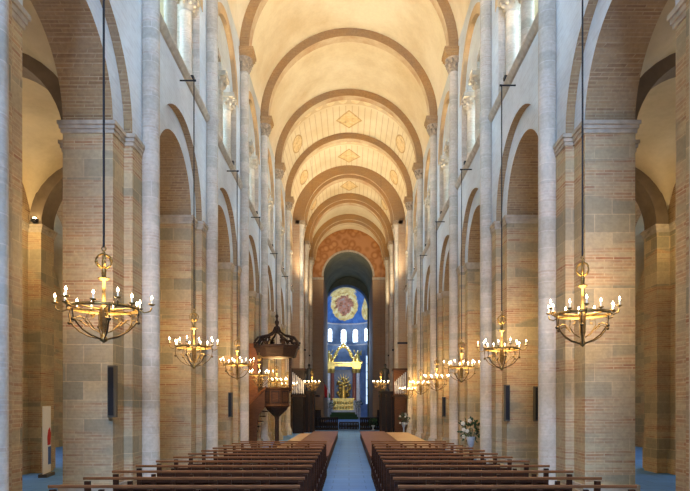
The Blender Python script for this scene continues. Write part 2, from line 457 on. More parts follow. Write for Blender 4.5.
def gallery_back(half=B / 2):
    m = MB()  # 0 warm plaster, 1 masonry
    zg = ZSTR - .35
    m.face([(XW, -half, zg), (XOW - 5, -half, zg), (XOW - 5, half, zg), (XW, half, zg)], 1)
    XB = XOW - 5
    m.arch_wall(XB, -half, half, zg, zg + 4.2, 0, .9, zg + 2.4, 1, 1, 12)
    m.soffit(XB, XB + .5, 0, .9, zg + .6, zg + 2.4, 1, 1, 12)
    m.face([(XB, -.9, zg), (XB, .9, zg), (XB, .9, zg + .6), (XB, -.9, zg + .6)], 1)
    rows = []
    for i in range(13):
        t = PI / 2 * i / 12
        x = XB - (XB - XW - .3) * (1 - cos(t)); z = zg + 4.2 + (ZV - zg - 4.0) * sin(t)
        rows.append([(x, -half, z), (x, half, z)])
    m.grid(rows, 0)
    return m

def aisle_vault(x0, x1, half=B / 2, zs=ZS, rise=2.15, n=20):
    m = MB(); xc, rx = (x0 + x1) / 2, (x1 - x0) / 2; ry = half - .22
    rows = []
    for j in range(n + 1):
        y = -half + 2 * half * j / n; row = []
        for i in range(n + 1):
            x = xc - rx * cos(PI * i / n)
            hx = math.sqrt(max(0, 1 - ((x - xc) / rx) ** 2)); hy = math.sqrt(max(0, 1 - (min(abs(y), ry) / ry) ** 2))
            row.append((x, y, zs + rise * max(hx, hy)))
        rows.append(row)
    m.grid(rows, 0)
    return m

def aisle_arches():
    """transverse arch across the inner aisle at a pier line (y = 0)"""
    m = MB()
    x0, x1 = XA + .42, XO0 - .42; xc, r = (x0 + x1) / 2, (x1 - x0) / 2
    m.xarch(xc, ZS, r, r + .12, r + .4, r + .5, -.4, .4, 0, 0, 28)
    return m

def outer_bay(half=B / 2):
    """outer pier row, its arches along the aisle, outer vault wall with a window"""
    m = MB()  # 0 wash 1 brick 2 trim 3 masonry
    R = 1.95
    for X in (XO0, XO1): m.arch_wall(X, -half, half, 0, ZS + 2.6, 0, R, ZS, 1, 3)
    m.soffit(XO0, XO1, 0, R, 0, ZS, 1, 3)
    for sg in (-1, 1):
        y0, y1 = sorted((sg * R, sg * half)); imposts(m, XO0, XO1, y0, y1, ZS, 2)
        m.box(XO0 - .1, XO1 + .1, min(y0, y1) - (.1 if sg > 0 else 0), max(y0, y1) + (.1 if sg < 0 else 0), 0, .75, 3)
        y0, y1 = sorted((sg * (half - .42), sg * half))
        m.box(XO0 - .42, XO0, y0, y1, 0, ZS - .22, 3); imposts(m, XO0 - .42, XO0, y0, y1, ZS, 2)
        m.box(XO1, XO1 + .3, y0, y1, 0, ZS, 3)
    # outer wall with arched window opening
    zw = 3.2
    m.arch_wall(XOW, -half, half, zw, ZS + 2.4, 0, .75, zw + 3.0, 3, 3, 14)
    m.face([(XOW, -half, 0), (XOW, half, 0), (XOW, half, zw), (XOW, -half, zw)], 3)
    m.soffit(XOW, XOW + .5, 0, .75, zw, zw + 3.0, 0, 0, 14)
    return m

def arched_pane(X, w, z0, zs, n=12):
    pts = [(X, -w, z0), (X, w, z0)] + [(X, w * cos(PI * i / n), zs + w * sin(PI * i / n)) for i in range(n + 1)]
    return pts

def clone(o, y, label=None):
    c = o.copy(); COL.objects.link(c); c.location.y = y
    for ch in o.children:
        d = ch.copy(); COL.objects.link(d); d.parent = c
    return c

for s, side in ((-1, 'left'), (1, 'right')):
    def M(m): return m.mirror() if s < 0 else m
    wall = struct(M(bay_wall()).build('wall_' + side, [NAV, BRK, TRIM, MAS, COLM, COLM, OCHRE]))
    gal = struct(M(gallery_back()).build('wall_' + side + '_gallery', [AISV, MAS]))
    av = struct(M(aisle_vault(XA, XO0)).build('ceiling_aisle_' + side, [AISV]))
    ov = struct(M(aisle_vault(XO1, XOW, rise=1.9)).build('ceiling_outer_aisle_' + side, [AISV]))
    oa = struct(M(outer_bay()).build('wall_outer_' + side, [NAV, BRK, TRIM, MAS]))
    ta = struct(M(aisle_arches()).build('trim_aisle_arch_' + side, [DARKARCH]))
    wm = MB(); wm.face(arched_pane(XOW + .4, .75, 3.2, 6.2), 0)
    for z in (4.0, 4.8, 5.6, 6.2): wm.box(XOW + .34, XOW + .38, -.75, .75, z - .02, z + .02, 1)
    for y in (-.38, 0, .38): wm.box(XOW + .34, XOW + .38, y - .02, y + .02, 3.2, 6.75, 1)
    win = struct(M(wm).build('window_aisle_' + side, [GLASSW, LEAD]))
    gm = MB(); zg = ZSTR - .35; gm.face(arched_pane(XOW - 4.6, .9, zg + .6, zg + 2.4), 0)
    for z in (1.1, 1.7, 2.3): gm.box(XOW - 4.66, XOW - 4.62, -.9, .9, zg + z - .02, zg + z + .02, 1)
    gm.box(XOW - 4.66, XOW - 4.62, -.02, .02, zg + .6, zg + 3.3, 1)
    gwin = struct(M(gm).build('window_gallery_' + side, [GLASSW, LEAD]))
    first = True
    objs = (wall, gal, av, ov, oa, win, gwin)
    for k in range(FIRST, LAST + 1):
        yc = colY(k) + B / 2
        for o in objs:
            if k == FIRST: o.location.y = yc
            else: clone(o, yc)
    for k in range(FIRST, LAST + 2):
        if k == FIRST: ta.location.y = colY(k)
        else: clone(ta, colY(k))
    # engaged nave columns
    cm = MB()
    cm.lathe([(.34, 0), (.34, .30), (.30, .36), (.30, .42), (.24, .52), (.205, .56), (.205, ZSTR - .05), (.24, ZSTR), (.24, ZSTR + .07), (.205, ZSTR + .12), (.20, ZV - .85)], (0, 0, 0), 20, 0)
    column = struct(cm.build('column_' + side, [COLM], None, (s * 4.5, colY(FIRST), 0)))
    km = MB()
    zc = ZV - .9
    km.lathe([(.21, 0), (.25, .03), (.21, .06), (.22, .10), (.27, .22), (.24, .28), (.30, .40), (.36, .52), (.38, .56)], (0, 0, zc), 16, 0)
    for r, z, n in ((.27, .22, 8), (.33, .42, 8)):
        for i in range(n):
            a = 2 * PI * (i + (z > .3) * .5) / n; km.ball((r * cos(a), r * sin(a), zc + z), .075, 8, 0, 1, 1, 1.4)
    cap = km.build('capital', [CAPM], column)
    bm_ = MB()
    for h, z0, z1 in ((.37, .56, .64), (.42, .64, .76), (.46, .76, .90)): bm_.box(-h, h + .05, -h, h, zc + z0, zc + z1, 0)
    if s < 0: bm_.mirror()
    abm = bm_.build('abacus', [ARCHM], column)
    for k in range(FIRST + 1, LAST + 1): clone(column, colY(k))
    # gallery colonnettes: one central pair and two jamb shafts per bay
    gm2 = MB()
    z0 = ZSTR + .1
    gm2.box(-.27, .27, -.27, .27, z0, z0 + .12, 1)
    gm2.lathe([(.27, z0 + .12), (.27, z0 + .18), (.22, z0 + .24), (.185, z0 + .28), (.175, ZTS - .62), (.21, ZTS - .59), (.18, ZTS - .55)], (0, 0, 0), 16, 0)
    gcol = struct(gm2.build('colonnette_' + side, [COLM, TRIM], None, (s * 4.95, 0, 0)))
    gc = MB()
    gc.lathe([(.18, ZTS - .55), (.20, ZTS - .5), (.26, ZTS - .36), (.23, ZTS - .3), (.33, ZTS - .13)], (0, 0, 0), 14, 0)
    for i in range(8):
        a = 2 * PI * i / 8; gc.ball((.27 * cos(a), .27 * sin(a), ZTS - .34), .07, 8); gc.ball((.31 * cos(a + .39), .31 * sin(a + .39), ZTS - .18), .06, 8)
    gc.box(-.36, .36, -.36, .36, ZTS - .13, ZTS + .04, 0)
    gc.build('capital', [TRIM], gcol)
    n = 0
    for k in range(0, LAST + 1):
        for d in (-1.55, 0, 1.55):
            y = colY(k) + B / 2 + d
            if n == 0: gcol.location.y = y
            else: clone(gcol, y)
            n += 1

# vault cells and transverse arches
def vault_cell(y0, y1, a, b, mat, n=40):
    m = MB(); rows = []; uvs = []
    for v in range(5):
        y = y0 + (y1 - y0) * v / 4
        rows.append([(-a * cos(PI * i / n), y, ZV + b * sin(PI * i / n)) for i in range(n + 1)])
        uvs.append([(2 * i / n - 1, v / 4) for i in range(n + 1)])
    m.grid(rows, 0, True, False, uvs)
    return struct(m.build('ceiling', [mat]))
for k in range(FIRST, 9):
    ya, yb = colY(k), colY(k + 1)
    a, b = (VA, VB) if k < 7 else (4.15, 4.55)
    vault_cell(ya, yb, a, b, VPAINT if k in (5, 6, 7) else VAULT)
vault_cell(colY(9), 66.8, 4.15, 4.5, VAULT)
for k in range(FIRST, 10):
    m = MB(); y = colY(k)
    if k < 7:
        m.xarch(0, ZV, VA - .42, VB - .42, VA + .02, VB + .02, y - .27, y + .27, 0, 1)
    else:
        m.xarch(0, ZV, 3.70, 4.0, 4.72, 4.8, y - .45, y + .1, 0, 1)
        m.xarch(0, ZV, 3.45, 3.72, 3.8, 4.1, y - .25, y + .45, 0, 1)
    struct(m.build('trim_vault_arch', [ARCHM, ARCHS]))

# crossing piers (columns E, F, G stand further in)
for s, side in ((-1, 'left'), (1, 'right')):
    for k in (7, 8, 9):
        m = MB(); y = colY(k)
        x0, x1 = 4.05, 6.4
        m.box(x0, x1, y - .95, y + .95, 0, ZV, 0)
        m.box(x0 - .12, x1, y - 1.05, y + 1.05, 0, .7, 0)
        for dy in (-.5, .5):
            m.lathe([(.3, 0), (.3, .6), (.22, .75), (.2, ZV - .9), (.24, ZV - .8), (.24, ZV - .7), (.33, ZV - .3)], (x0 - .05, y + dy, 0), 14, 1)
        m.box(x0 - .42, x0 + .35, y - .95, y + .95, ZV - .3, ZV, 2)
        m.box(x0 - .08, x1, y - 1.0, y + 1.0, ZSTR - 4.3, ZSTR - 4.15, 3)
        if s < 0: m.mirror()
        struct(m.build('pillar_crossing_' + side, [BRICKRED, COLM, CAPM, IRON]))
    # infill walls beside the crossing piers: arch below, plain above
    for k in (7, 8):
        m = MB(); yc = colY(k) + B / 2
        m.arch_wall(4.5, -B / 2, B / 2, 0, ZV + .3, 0, 1.7, 6.2 + EYE, 0, 0)
        m.soffit(4.5, 5.8, 0, 1.7, 0, 6.2 + EYE, 0, 0)
        m.face([(6.3, -B / 2, 0), (6.3, B / 2, 0), (6.3, B / 2, 14), (6.3, -B / 2, 14)], 0)
        m.move(dy=yc)
        if s < 0: m.mirror()
        struct(m.build('wall_crossing_' + side, [BRICKRED]))
    m = MB(); y0 = colY(9)
    m.face([(4.3, y0, 0), (4.3, 67, 0), (4.3, 67, ZV + .3), (4.3, y0, ZV + .3)], 0)
    if s < 0: m.mirror()
    struct(m.build('wall_choir_side_' + side, [BRICKRED]))
    # closing walls of aisles at the far end and at the west
    m = MB()
    m.face([(4.6, colY(7) + .9, 0), (XOW + .5, colY(7) + .9, 0), (XOW + .5, colY(7) + .9, 18), (4.6, colY(7) + .9, 18)], 0)
    if s < 0: m.mirror()
    struct(m.build('wall_transept_' + side, [MAS]))

# triumphal wall with the tall choir arch, choir vault, apse
YT = 66.8
def yarch_wall(m, Y, x0, x1, z0, ztop, xc, R, zs, mi=0, seg=32):
    """wall in plane y = Y with an arched opening; ztop(x) gives its upper outline"""
    for a, b in ((x0, xc - R), (xc + R, x1)):
        n = 6
        for i in range(n):
            p, q = a + (b - a) * i / n, a + (b - a) * (i + 1) / n
            m.face([(p, Y, z0), (q, Y, z0), (q, Y, ztop(q)), (p, Y, ztop(p))], mi)
    for i in range(seg):
        t0, t1 = PI - PI * i / seg, PI - PI * (i + 1) / seg
        p = (xc + R * cos(t0), zs + R * sin(t0)); q = (xc + R * cos(t1), zs + R * sin(t1))
        m.face([(p[0], Y, p[1]), (q[0], Y, q[1]), (q[0], Y, max(ztop(q[0]), q[1])), (p[0], Y, max(ztop(p[0]), p[1]))], mi)
def vtop(x): return ZV + 4.6 * math.sqrt(max(0, 1 - (x / 4.5) ** 2))
XC = -.1
m = MB(); ZA = 14.35 + EYE
yarch_wall(m, YT, -4.45, 4.45, ZA - .2, vtop, XC, 2.75, ZA, 0)
for s in (-1, 1):
    a, b = sorted((XC + s * 2.75, s * 4.45))
    m.face([(a, YT, 0), (b, YT, 0), (b, YT, ZA - .2), (a, YT, ZA - .2)], 1)
    m.box(a - .05, b + .05, YT - .12, YT + .02, ZA - .35, ZA - .1, 2)
m.xarch(XC, ZA, 2.75, 2.75, 2.95, 2.95, YT - .08, YT + .3, 2, 2, 32)
struct(m.build('wall_choir_arch', [REDW, BRICKRED, TRIM]))
YR = 80.0; ZR = 13.1 + EYE
m = MB()
m.xarch(XC, ZA, 2.75, 2.75, 2.76, 2.76, YT, YR, 0, 0, 32)
for s in (-1, 1): m.face([(XC + s * 2.75, YT, 0), (XC + s * 2.75, YR, 0), (XC + s * 2.75, YR, ZA), (XC + s * 2.75, YT, ZA)], 1)
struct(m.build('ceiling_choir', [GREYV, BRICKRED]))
XR = -.4
m = MB(); yarch_wall(m, YR, -3.6, 3.6, 0, lambda x: ZA + 3, XR, 2.85, ZR - .15, 0)
m.xarch(XR, ZR - .15, 2.85, 2.85, 3.1, 3.1, YR - .25, YR + .2, 1, 1, 32)
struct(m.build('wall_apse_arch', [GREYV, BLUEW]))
# apse: drum + half dome
YA = 88.0; RA = 3.5; ZC = 12.4 + EYE
m = MB()
n = 36
def ap(t, r=RA): return (XR + r * cos(t), YA + r * sin(t))
win_t = [PI / 2 + d for d in (.62, .09, -.44, -.92)]
win_t = [PI / 2 + .795, PI / 2 + .123, PI / 2 - .41, PI / 2 - 1.03]
hw = .13; zw0, zw1 = 9.6 + EYE, 11.3 + EYE
for i in range(n):
    t0, t1 = PI * i / n, PI * (i + 1) / n
    p, q = ap(t0), ap(t1)
    m.face([(p[0], p[1], 0), (q[0], q[1], 0), (q[0], q[1], ZC), (p[0], p[1], ZC)], 0, True)
for s in (-1, 1): m.face([(XR + s * RA, YR, 0), (XR + s * RA, YA, 0), (XR + s * RA, YA, ZC), (XR + s * RA, YR, ZC)], 0)
for z, p in ((ZC, .18), (9.2 + EYE, .14)):
    rows = [[(ap(PI * i / n, RA - d)[0], ap(PI * i / n, RA - d)[1], z + dz) for i in range(n + 1)] for d, dz in ((0, -.12), (p, -.06), (p, .06), (0, .1))]
    m.grid(rows, 1, False)
    for s in (-1, 1): m.box(XR + s * RA - (p if s > 0 else 0), XR + s * RA + (p if s < 0 else 0), YR, YA, z - .12, z + .08, 1)
struct(m.build('wall_apse', [BLUEW, MARB]))
m = MB(); rows = []
for j in range(13):
    ph = PI / 2 * j / 12
    rows.append([(XR + RA * cos(ph) * cos(PI * i / n), YA + RA * cos(ph) * sin(PI * i / n), ZC + 4.3 * sin(ph)) for i in range(n + 1)])
m.grid(rows, 0)
rows = [[(XR + RA * cos(t), y, ZC + 4.3 * sin(t)) for y in (YR, YA)] for t in [PI * i / 24 for i in range(25)]]
m.grid(rows, 0)
struct(m.build('ceiling_apse_dome', [DOME]))
wi = 0
for t in win_t:
    m = MB(); c = ap(t, RA - .03)
    def W(a, z, d=0):
        r = RA - .03 - d; return (XR + r * cos(t) - a * sin(t), YA + r * sin(t) + a * cos(t), z)
    w = .44; zt = zw1 - .1
    pts = [W(-w, zw0), W(w, zw0)] + [W(w * cos(PI * i / 10), zt + w * sin(PI * i / 10)) for i in range(11)]
    m.face(pts, 0)
    o = struct(m.build('window_%d' % (wi + 1), [GLASSB])); wi += 1
    fr = MB()
    fr.tube([W(-w, zw0, .04)] + [W(-w * cos(PI * i / 10), zt + w * sin(PI * i / 10), .04) for i in range(11)] + [W(w, zw0, .04), W(-w, zw0, .04)], .07, 6)
    fr.build('window_frame', [MARB], o)
    bars = MB()
    for z in (zw0 + .5, zw0 + 1.0, zw0 + 1.5): bars.tube([W(-w, z, .03), W(w, z, .03)], .022, 5)
    bars.tube([W(0, zw0, .03), W(0, zt + w, .03)], .022, 5)
    bars.build('glazing_bars', [LEAD], o)
# tall lower windows of the ambulatory seen beside the altar
m = MB()
def AP(t, z, d=.06): return (XR + (RA - d) * cos(t), YA + (RA - d) * sin(t), z)
t0, t1 = PI / 2 - 1.16, PI / 2 - 1.03
m.face([AP(t1, 2.4), AP(t0, 2.4), AP(t0, 9.6), AP(t1, 9.6)], 0)
for z in (3.6, 4.8, 6.0, 7.2, 8.4): m.tube([AP(t1, z, .08), AP(t0, z, .08)], .04, 5, 1)
struct(m.build('window_%d' % (wi + 1), [GLASSL, LEAD]))

# floor and choir steps, west wall
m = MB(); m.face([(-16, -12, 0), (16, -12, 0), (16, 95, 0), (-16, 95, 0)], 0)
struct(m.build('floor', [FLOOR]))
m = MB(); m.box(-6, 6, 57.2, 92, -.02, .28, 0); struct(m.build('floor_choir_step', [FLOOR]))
YW = -10.8
m = MB()
rose = (0, 13.2, 2.6)
N = 40
def sq(t):
    c, q = cos(t), sin(t); k = 1 / max(abs(c), abs(q)); return (16 * c * k, 13.2 + 13.2 * q * k)
for i in range(N):
    t0, t1 = 2 * PI * (i + .5) / N, 2 * PI * (i + 1.5) / N
    a, b = sq(t0), sq(t1)
    m.face([(rose[2] * cos(t0), YW, 13.2 + rose[2] * sin(t0)), (a[0], YW, a[1]), (b[0], YW, b[1]), (rose[2] * cos(t1), YW, 13.2 + rose[2] * sin(t1))], 0)
struct(m.build('wall_west', [MAS]))
m = MB(); m.face([(rose[2] * cos(2 * PI * i / N), YW - .3, 13.2 + rose[2] * sin(2 * PI * i / N)) for i in range(N)], 0)
for i in range(12):
    t = 2 * PI * i / 12; m.tube([(0, YW - .2, 13.2), (2.6 * cos(t), YW - .2, 13.2 + 2.6 * sin(t))], .06, 6, 1)
struct(m.build('window_west_rose', [GLASSW, LEAD]))

# ------------------------------------------------------------------ pews
def make_pew(s, i, y, xi, xo):
    side = 'left' if s < 0 else 'right'
    if i == 0: where = 'row nearest the viewer'
    elif i == 11: where = 'farthest row, right before the wooden platforms'
    else: where = ORD[i] + ' row counting from the viewer'
    t = thing('pew', 'dark wooden open-backed pew %s of the aisle, %s' % (side, where), 'pew', (s * (xi + xo) / 2, y, 0), 0, 'pews ' + side + ' of the aisle')
    h = (xo - xi) / 2
    m = MB(); m.prism([(-.02, 1.06), (.02, 1.06), (.028, 1.085), (.02, 1.10), (-.02, 1.10), (-.028, 1.085)], 'x', -h, h); m.build('top_rail', PEWTOP, t)
    m = MB(); m.prism([(.01, .60), (.04, .60), (.03, .86), (.0, .86)], 'x', -h + .05, h - .05); m.build('backrest', PEW, t)
    m = MB(); m.prism([(.03, .5), (.06, .5), (.055, .60), (.025, .60)], 'x', -h + .05, h - .05); m.build('back_rail', PEW, t)
    m = MB(); m.box(-h + .02, h - .02, .03, .42, .435, .475); m.box(-h + .05, h - .05, .38, .41, .38, .436); m.build('seat', PEWSEAT, t)
    m = MB(); m.box(-h + .06, h - .06, -.20, -.05, .15, .18); m.box(-h + .06, h - .06, .3, .33, .12, .2); m.build('foot_rail', PEW, t)
    m = MB(); m.prism([(-.17, .80), (.0, .78), (.0, .80), (-.17, .82)], 'x', -h + .08, h - .08); m.build('book_ledge', PEW, t)
    n = 6
    for j in range(n):
        x = -h + .06 + (2 * h - .12) * j / (n - 1); w = .032 if 0 < j < n - 1 else .04
        m = MB()
        m.prism([(-.03, 0), (.05, 0), (.075, .45), (.02, 1.04), (-.035, 1.04), (.0, .45)], 'x', x - w, x + w)
        m.prism([(.33, 0), (.40, 0), (.40, .44), (.33, .44)], 'x', x - w, x + w)
        m.prism([(.0, .36), (.40, .36), (.40, .436), (.0, .436)], 'x', x - w * .8, x + w * .8)
        m.prism([(-.22, .10), (.38, .10), (.38, .15), (-.22, .15)], 'x', x - w * .8, x + w * .8)
        m.prism([(-.21, 0), (-.15, 0), (-.13, .15), (-.2, .15)], 'x', x - w, x + w)
        m.build('leg', PEW, t)
for s in (-1, 1):
    for i in range(12):
        y = 8.07 + .905 * i; f = (y - 8.07) / 10
        xo = (4.04 - .78 * f) if s < 0 else (3.86 - .95 * f)
        make_pew(s, i, y, .66, min(xo, 4.1))

# platforms in front of the crossing
for s, side in ((-1, 'left'), (1, 'right')):
    for x0, x1, mat, nm in ((.72, 2.35, PLATR, 'reddish'), (2.38, 3.75, PLATG, 'glow-tinted golden')):
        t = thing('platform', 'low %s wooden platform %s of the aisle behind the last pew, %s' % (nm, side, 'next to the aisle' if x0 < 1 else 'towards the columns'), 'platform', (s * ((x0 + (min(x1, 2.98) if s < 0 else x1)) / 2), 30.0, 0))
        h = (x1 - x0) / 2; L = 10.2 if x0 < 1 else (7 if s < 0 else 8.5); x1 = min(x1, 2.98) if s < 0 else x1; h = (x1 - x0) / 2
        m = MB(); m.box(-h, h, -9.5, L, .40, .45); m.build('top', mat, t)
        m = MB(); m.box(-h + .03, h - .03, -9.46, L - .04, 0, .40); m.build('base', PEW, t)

# ------------------------------------------------------------------ chandeliers
def make_chandelier(loc, label, top):
    t = thing('chandelier', label, 'chandelier', loc, 0, 'brass candle chandeliers hanging along the nave')
    rr, ro = .48, .66
    m = MB(); m.tube([(0, 0, 1.06), (0, 0, top)], .016, 6); m.build('cable', IRON, t)
    m = MB()
    m.lathe([(.0, -.60), (.05, -.56), (.065, -.52), (.03, -.48), (.03, -.40), (.055, -.34), (.06, -.05), (.075, 0), (.03, .06), (.018, .47), (.085, .51), (.09, .525), (.03, .54), (.035, .66), (.022, .70), (.02, .98), (.0, 1.02)], (0, 0, 0), 12); m.build('stem', BRASS, t)
    m = MB()
    for i in range(3):
        a = PI * i / 3
        pts = [(.12 * sin(2 * PI * j / 16) * cos(a), .12 * sin(2 * PI * j / 16) * sin(a), .82 + .12 * cos(2 * PI * j / 16)) for j in range(17)]
        m.tube(pts, .014, 5)
    m.tube([(.03 * cos(2 * PI * j / 10), 0, 1.04 + .04 * sin(2 * PI * j / 10)) for j in range(11)], .01, 5)
    m.build('knob', BRASS, t)
    m = MB()
    m.lathe([(rr - .008, -.026), (rr + .008, -.026), (rr + .014, 0), (rr + .008, .026), (rr - .008, .026), (rr - .008, -.026)], (0, 0, 0), 36, cap=False); m.build('ring', BRASS, t)
    for i in range(6):
        a = 2 * PI * i / 6; ca, sa = cos(a), sin(a)
        def P(r, z, d=0): return (r * ca - d * sa, r * sa + d * ca, z)
        m = MB()
        m.tube([P(rr, .02), P(rr + .015, -.1), P(rr, -.22), P(rr * .9, -.30), P(rr * .72, -.40), P(rr * .45, -.48), P(.05, -.53)], .0125, 6)
        m.ball(P(rr + .01, -.25), .03, 8)
        m.build('rib', BRASSD, t)
        m = MB()
        m.tube([P(.05, -.42), P(.16, -.36), P(.26, -.22), P(.24, -.10), P(.15, -.10), P(.15, -.17), P(.2, -.18)], .008, 5)
        m.tube([P(rr, -.24), P(.38, -.19), P(.30, -.24), P(.24, -.30)], .008, 5)
        m.tube([P(.06, -.02), P(rr, 0)], .012, 5)
        m.ball(P(.33, -.21), .022, 8, 0, 1.3, 1.3, .6)
        m.build('scroll', BRASS, t)
    for i in range(12):
        a = 2 * PI * i / 12 + .13; ca, sa = cos(a), sin(a); R = ro if i % 2 == 0 else rr + .03; dz = .03 if i % 2 == 0 else .0
        def P(r, z): return (r * ca, r * sa, z)
        m = MB()
        if i % 2 == 0: m.tube([P(rr, -.02), P(rr + .08, -.06), P(ro - .02, -.03), P(ro, .03)], .013, 5)
        else: m.tube([P(rr, 0), P(R, .04)], .013, 5)
        m.lathe([(.015, 0), (.045, .02), (.05, .03), (.02, .035)], P(R, .03 + dz), 10)
        arm = m.build('candle_arm', BRASS, t)
        m = MB(); m.lathe([(.014, 0), (.014, .085), (.0, .09)], P(R, .06 + dz), 8); cd = m.build('candle', CANDLE, t)
        m = MB(); m.lathe([(.0, 0), (.013, .01), (.018, .026), (.012, .046), (.0, .075)], P(R, .145 + dz), 8); m.build('bulb', BULB, cd)
    return t
zb = 8.91 + EYE
def bracket_for(t, s, y, zring):
    m = MB(); x = 0
    m.box(-.03, .03, -.03, .03, zb - zring - .05, zb - zring + .05)
    m.box(min(0, s * (XW - 4.25)), max(0, s * (XW - 4.25)), -.02, .02, zb - zring + .0, zb - zring + .04)
    m.box(-.09, .09, -.02, .02, zb - zring - .0, zb - zring + .045)
    m.tube([(0, 0, zb - zring), (s * .3, 0, zb - zring - .25), (s * (XW - 4.25), 0, zb - zring - .3)], .012, 5)
    m.build('bracket', IRON, t)
LCH = [(10.4, 1.68), (16.45, 1.60), (22.8, 1.56), (28.4, 1.44), (35.2, 1.38), (41.4, 1.36)]
RCH = [(10.92, 1.66), (16.7, 1.57), (22.65, 1.45), (29.1, 1.27), (35.6, 1.21), (42.6, 1.05)]
proto = None; CH = []
for s, side, lst in ((-1, 'left', LCH), (1, 'right', RCH)):
    for i, (y, h) in enumerate(lst):
        lab = 'brass chandelier with lit candles on the %s side, %s' % (side, 'nearest and largest of its row' if i == 0 else 'farthest of its row' if i == len(lst) - 1 else ORD[i] + ' from the viewer')
        loc = (s * 4.25, y, h + EYE)
        CH.append((loc, lab, s))
FARCH = [((-2.8, 45.5, 1.66 + EYE), 'small brass chandelier before the dark choir screen left of the altar'), ((2.42, 45.5, 1.66 + EYE), 'small brass chandelier before the dark choir screen right of the altar')]
proto = make_chandelier(CH[0][0], CH[0][1], zb - CH[0][0][2])
roots = [proto]
for j, (loc, lab, s) in enumerate(CH):
    if j: roots.append(dup(proto, loc, lab, rz=.37 * j))
for loc, lab in FARCH: roots.append(dup(proto, loc, lab, rz=.4))
proto.scale = (1.22, 1.22, 1)
for j, r in enumerate(roots):
    # each cable runs to its own height
    s = CH[j][2] if j < len(CH) else None
    for ch in r.children:
        if ch.name.startswith('cable'):
            top = (zb if s else ZV + 3.75) - r.location.z
            m = MB(); m.tube([(0, 0, 1.06), (0, 0, top)], .016 if s else .006, 6); ch.data = m.mesh('cable', [IRON])
    if s:
        a = r.rotation_euler.z
        m = MB(); q = XW - 4.25; z = zb - r.location.z; d = (s * cos(-a), s * sin(-a))
        m.tube([(0, 0, z), (d[0] * q, d[1] * q, z)], .022, 6); m.tube([(-d[0] * .06, -d[1] * .06, z), (0, 0, z)], .03, 6)
        m.build('bracket', [IRON], r)

# ------------------------------------------------------------------ pulpit
pt = thing('pulpit', 'carved oak pulpit with stair, back panel and crowned sounding board left of the nave', 'pulpit', (-3.65, 30.4, 0))
def octa(m, prof, c, mi=0, seg=8): m.lathe(prof, c, seg, mi, False, rot=PI / 8)
m = MB(); octa(m, [(.60, 2.08), (.72, 2.15), (.67, 2.23), (.67, 2.95), (.74, 2.99), (.76, 3.08)], (0, 0, 0)); tub = m.build('tub', OAK, pt)
m = MB()
for i in range(8):
    a = PI / 4 * i; ca, sa = cos(a), sin(a); r0 = .67 * cos(PI / 8)
    for w0, w1, z0, z1 in ((-.2, .2, 2.30, 2.36), (-.2, .2, 2.84, 2.90), (-.2, -.15, 2.30, 2.90), (.15, .2, 2.30, 2.90)):
        pts = [((r0 + d) * ca - w * sa, (r0 + d) * sa + w * ca, z) for d in (0, .04) for w, z in ((w0, z0), (w1, z0), (w1, z1), (w0, z1))]
        m.face(pts[4:]); m.face([pts[0], pts[1], pts[5], pts[4]]); m.face([pts[2], pts[3], pts[7], pts[6]])
m.build('tub_panel', OAKD, tub)
m = MB(); octa(m, [(.60, 2.10), (.52, 1.95), (.30, 1.75), (.14, 1.6), (.11, 1.45), (.11, .35), (.17, .25), (.24, .15), (.24, 0)], (0, 0, 0)); m.build('pedestal', OAKD, pt)
m = MB(); z0 = 4.6
octa(m, [(.0, z0 + .32), (.95, z0 + .32), (1.0, z0 + .2), (.92, z0 + .2), (.90, z0)], (0, 0, 0))
octa(m, [(.9, z0), (1.0, z0 + .02), (1.12, z0 + .42), (1.20, z0 + .46), (1.2, z0 + .56), (.98, z0 + .6), (.0, z0 + .62)], (0, 0, 0))
can = m.build('sounding_board', OAKD, pt)
m = MB(); octa(m, [(.86, z0 - .02), (.86, z0 - .01)], (0, 0, 0)); m.build('sounding_board_underside', PLATG, can)  # lit look of the underside put into its pale colour
m = MB()
for i in range(8):
    a = PI / 4 * i + PI / 8; ca, sa = cos(a), sin(a)
    P = lambda r, z: (r * ca, r * sa, z0 + z)
    m.tube([P(1.1, .55), P(1.12, .8), P(.98, .98), P(.72, 1.06), P(.45, 1.12), P(.2, 1.3), P(.1, 1.55)], .07, 6, 0, .045)
    m.tube([P(.95, .62), P(.8, .85), P(.62, .82), P(.66, .7)], .045, 6)
    m.ball(P(1.12, .68), .1, 8); m.ball(P(.8, .95), .08, 8)
m.build('crown', OAKD, pt)
m = MB(); m.lathe([(.16, z0 + 1.2), (.2, z0 + 1.35), (.1, z0 + 1.45), (.12, z0 + 1.55), (.07, z0 + 1.62), (.12, z0 + 1.8), (.05, z0 + 1.9), (.05, z0 + 2.0), (.09, z0 + 2.1), (.03, z0 + 2.2), (.0, z0 + 2.5)], (0, 0, 0), 10); m.build('finial', OAKD, pt)
m = MB(); m.box(-1.58, -.95, -.2, -.08, 1.2, 5.2); m.box(-1.64, -.9, -.23, -.05, 5.2, 5.3)
for z in (2.8, 3.65, 4.5):
    m.box(-1.5, -1.03, -.24, -.19, z, z + .7)
m.build('back_panel', PANEL, pt)
m = MB(); m.box(-.95, -.72, -.2, -.06, 2.9, 5.0); m.box(.60, .74, -.1, .04, 2.9, 4.75); m.build('post', OAKD, pt)
m = MB(); m.prism([(-1.6, .0), (-1.6, 1.85), (-.5, 2.98), (-.5, 2.1), (-.8, 1.7), (-.9, 1.2), (-.9, 0)], 'y', -.75, -.67); m.build('stair_side', OAK, pt)
m = MB()
m.prism([(-1.64, 1.8), (-1.64, 1.92), (-.46, 3.14), (-.46, 3.02)], 'y', -.8, -.62); m.build('handrail', PLATR, pt)
m = MB()
for j in range(8): m.box(-1.56 + j * .13, -1.31 + j * .13, -.66, -.2, j * .25 + .1, j * .25 + .16)
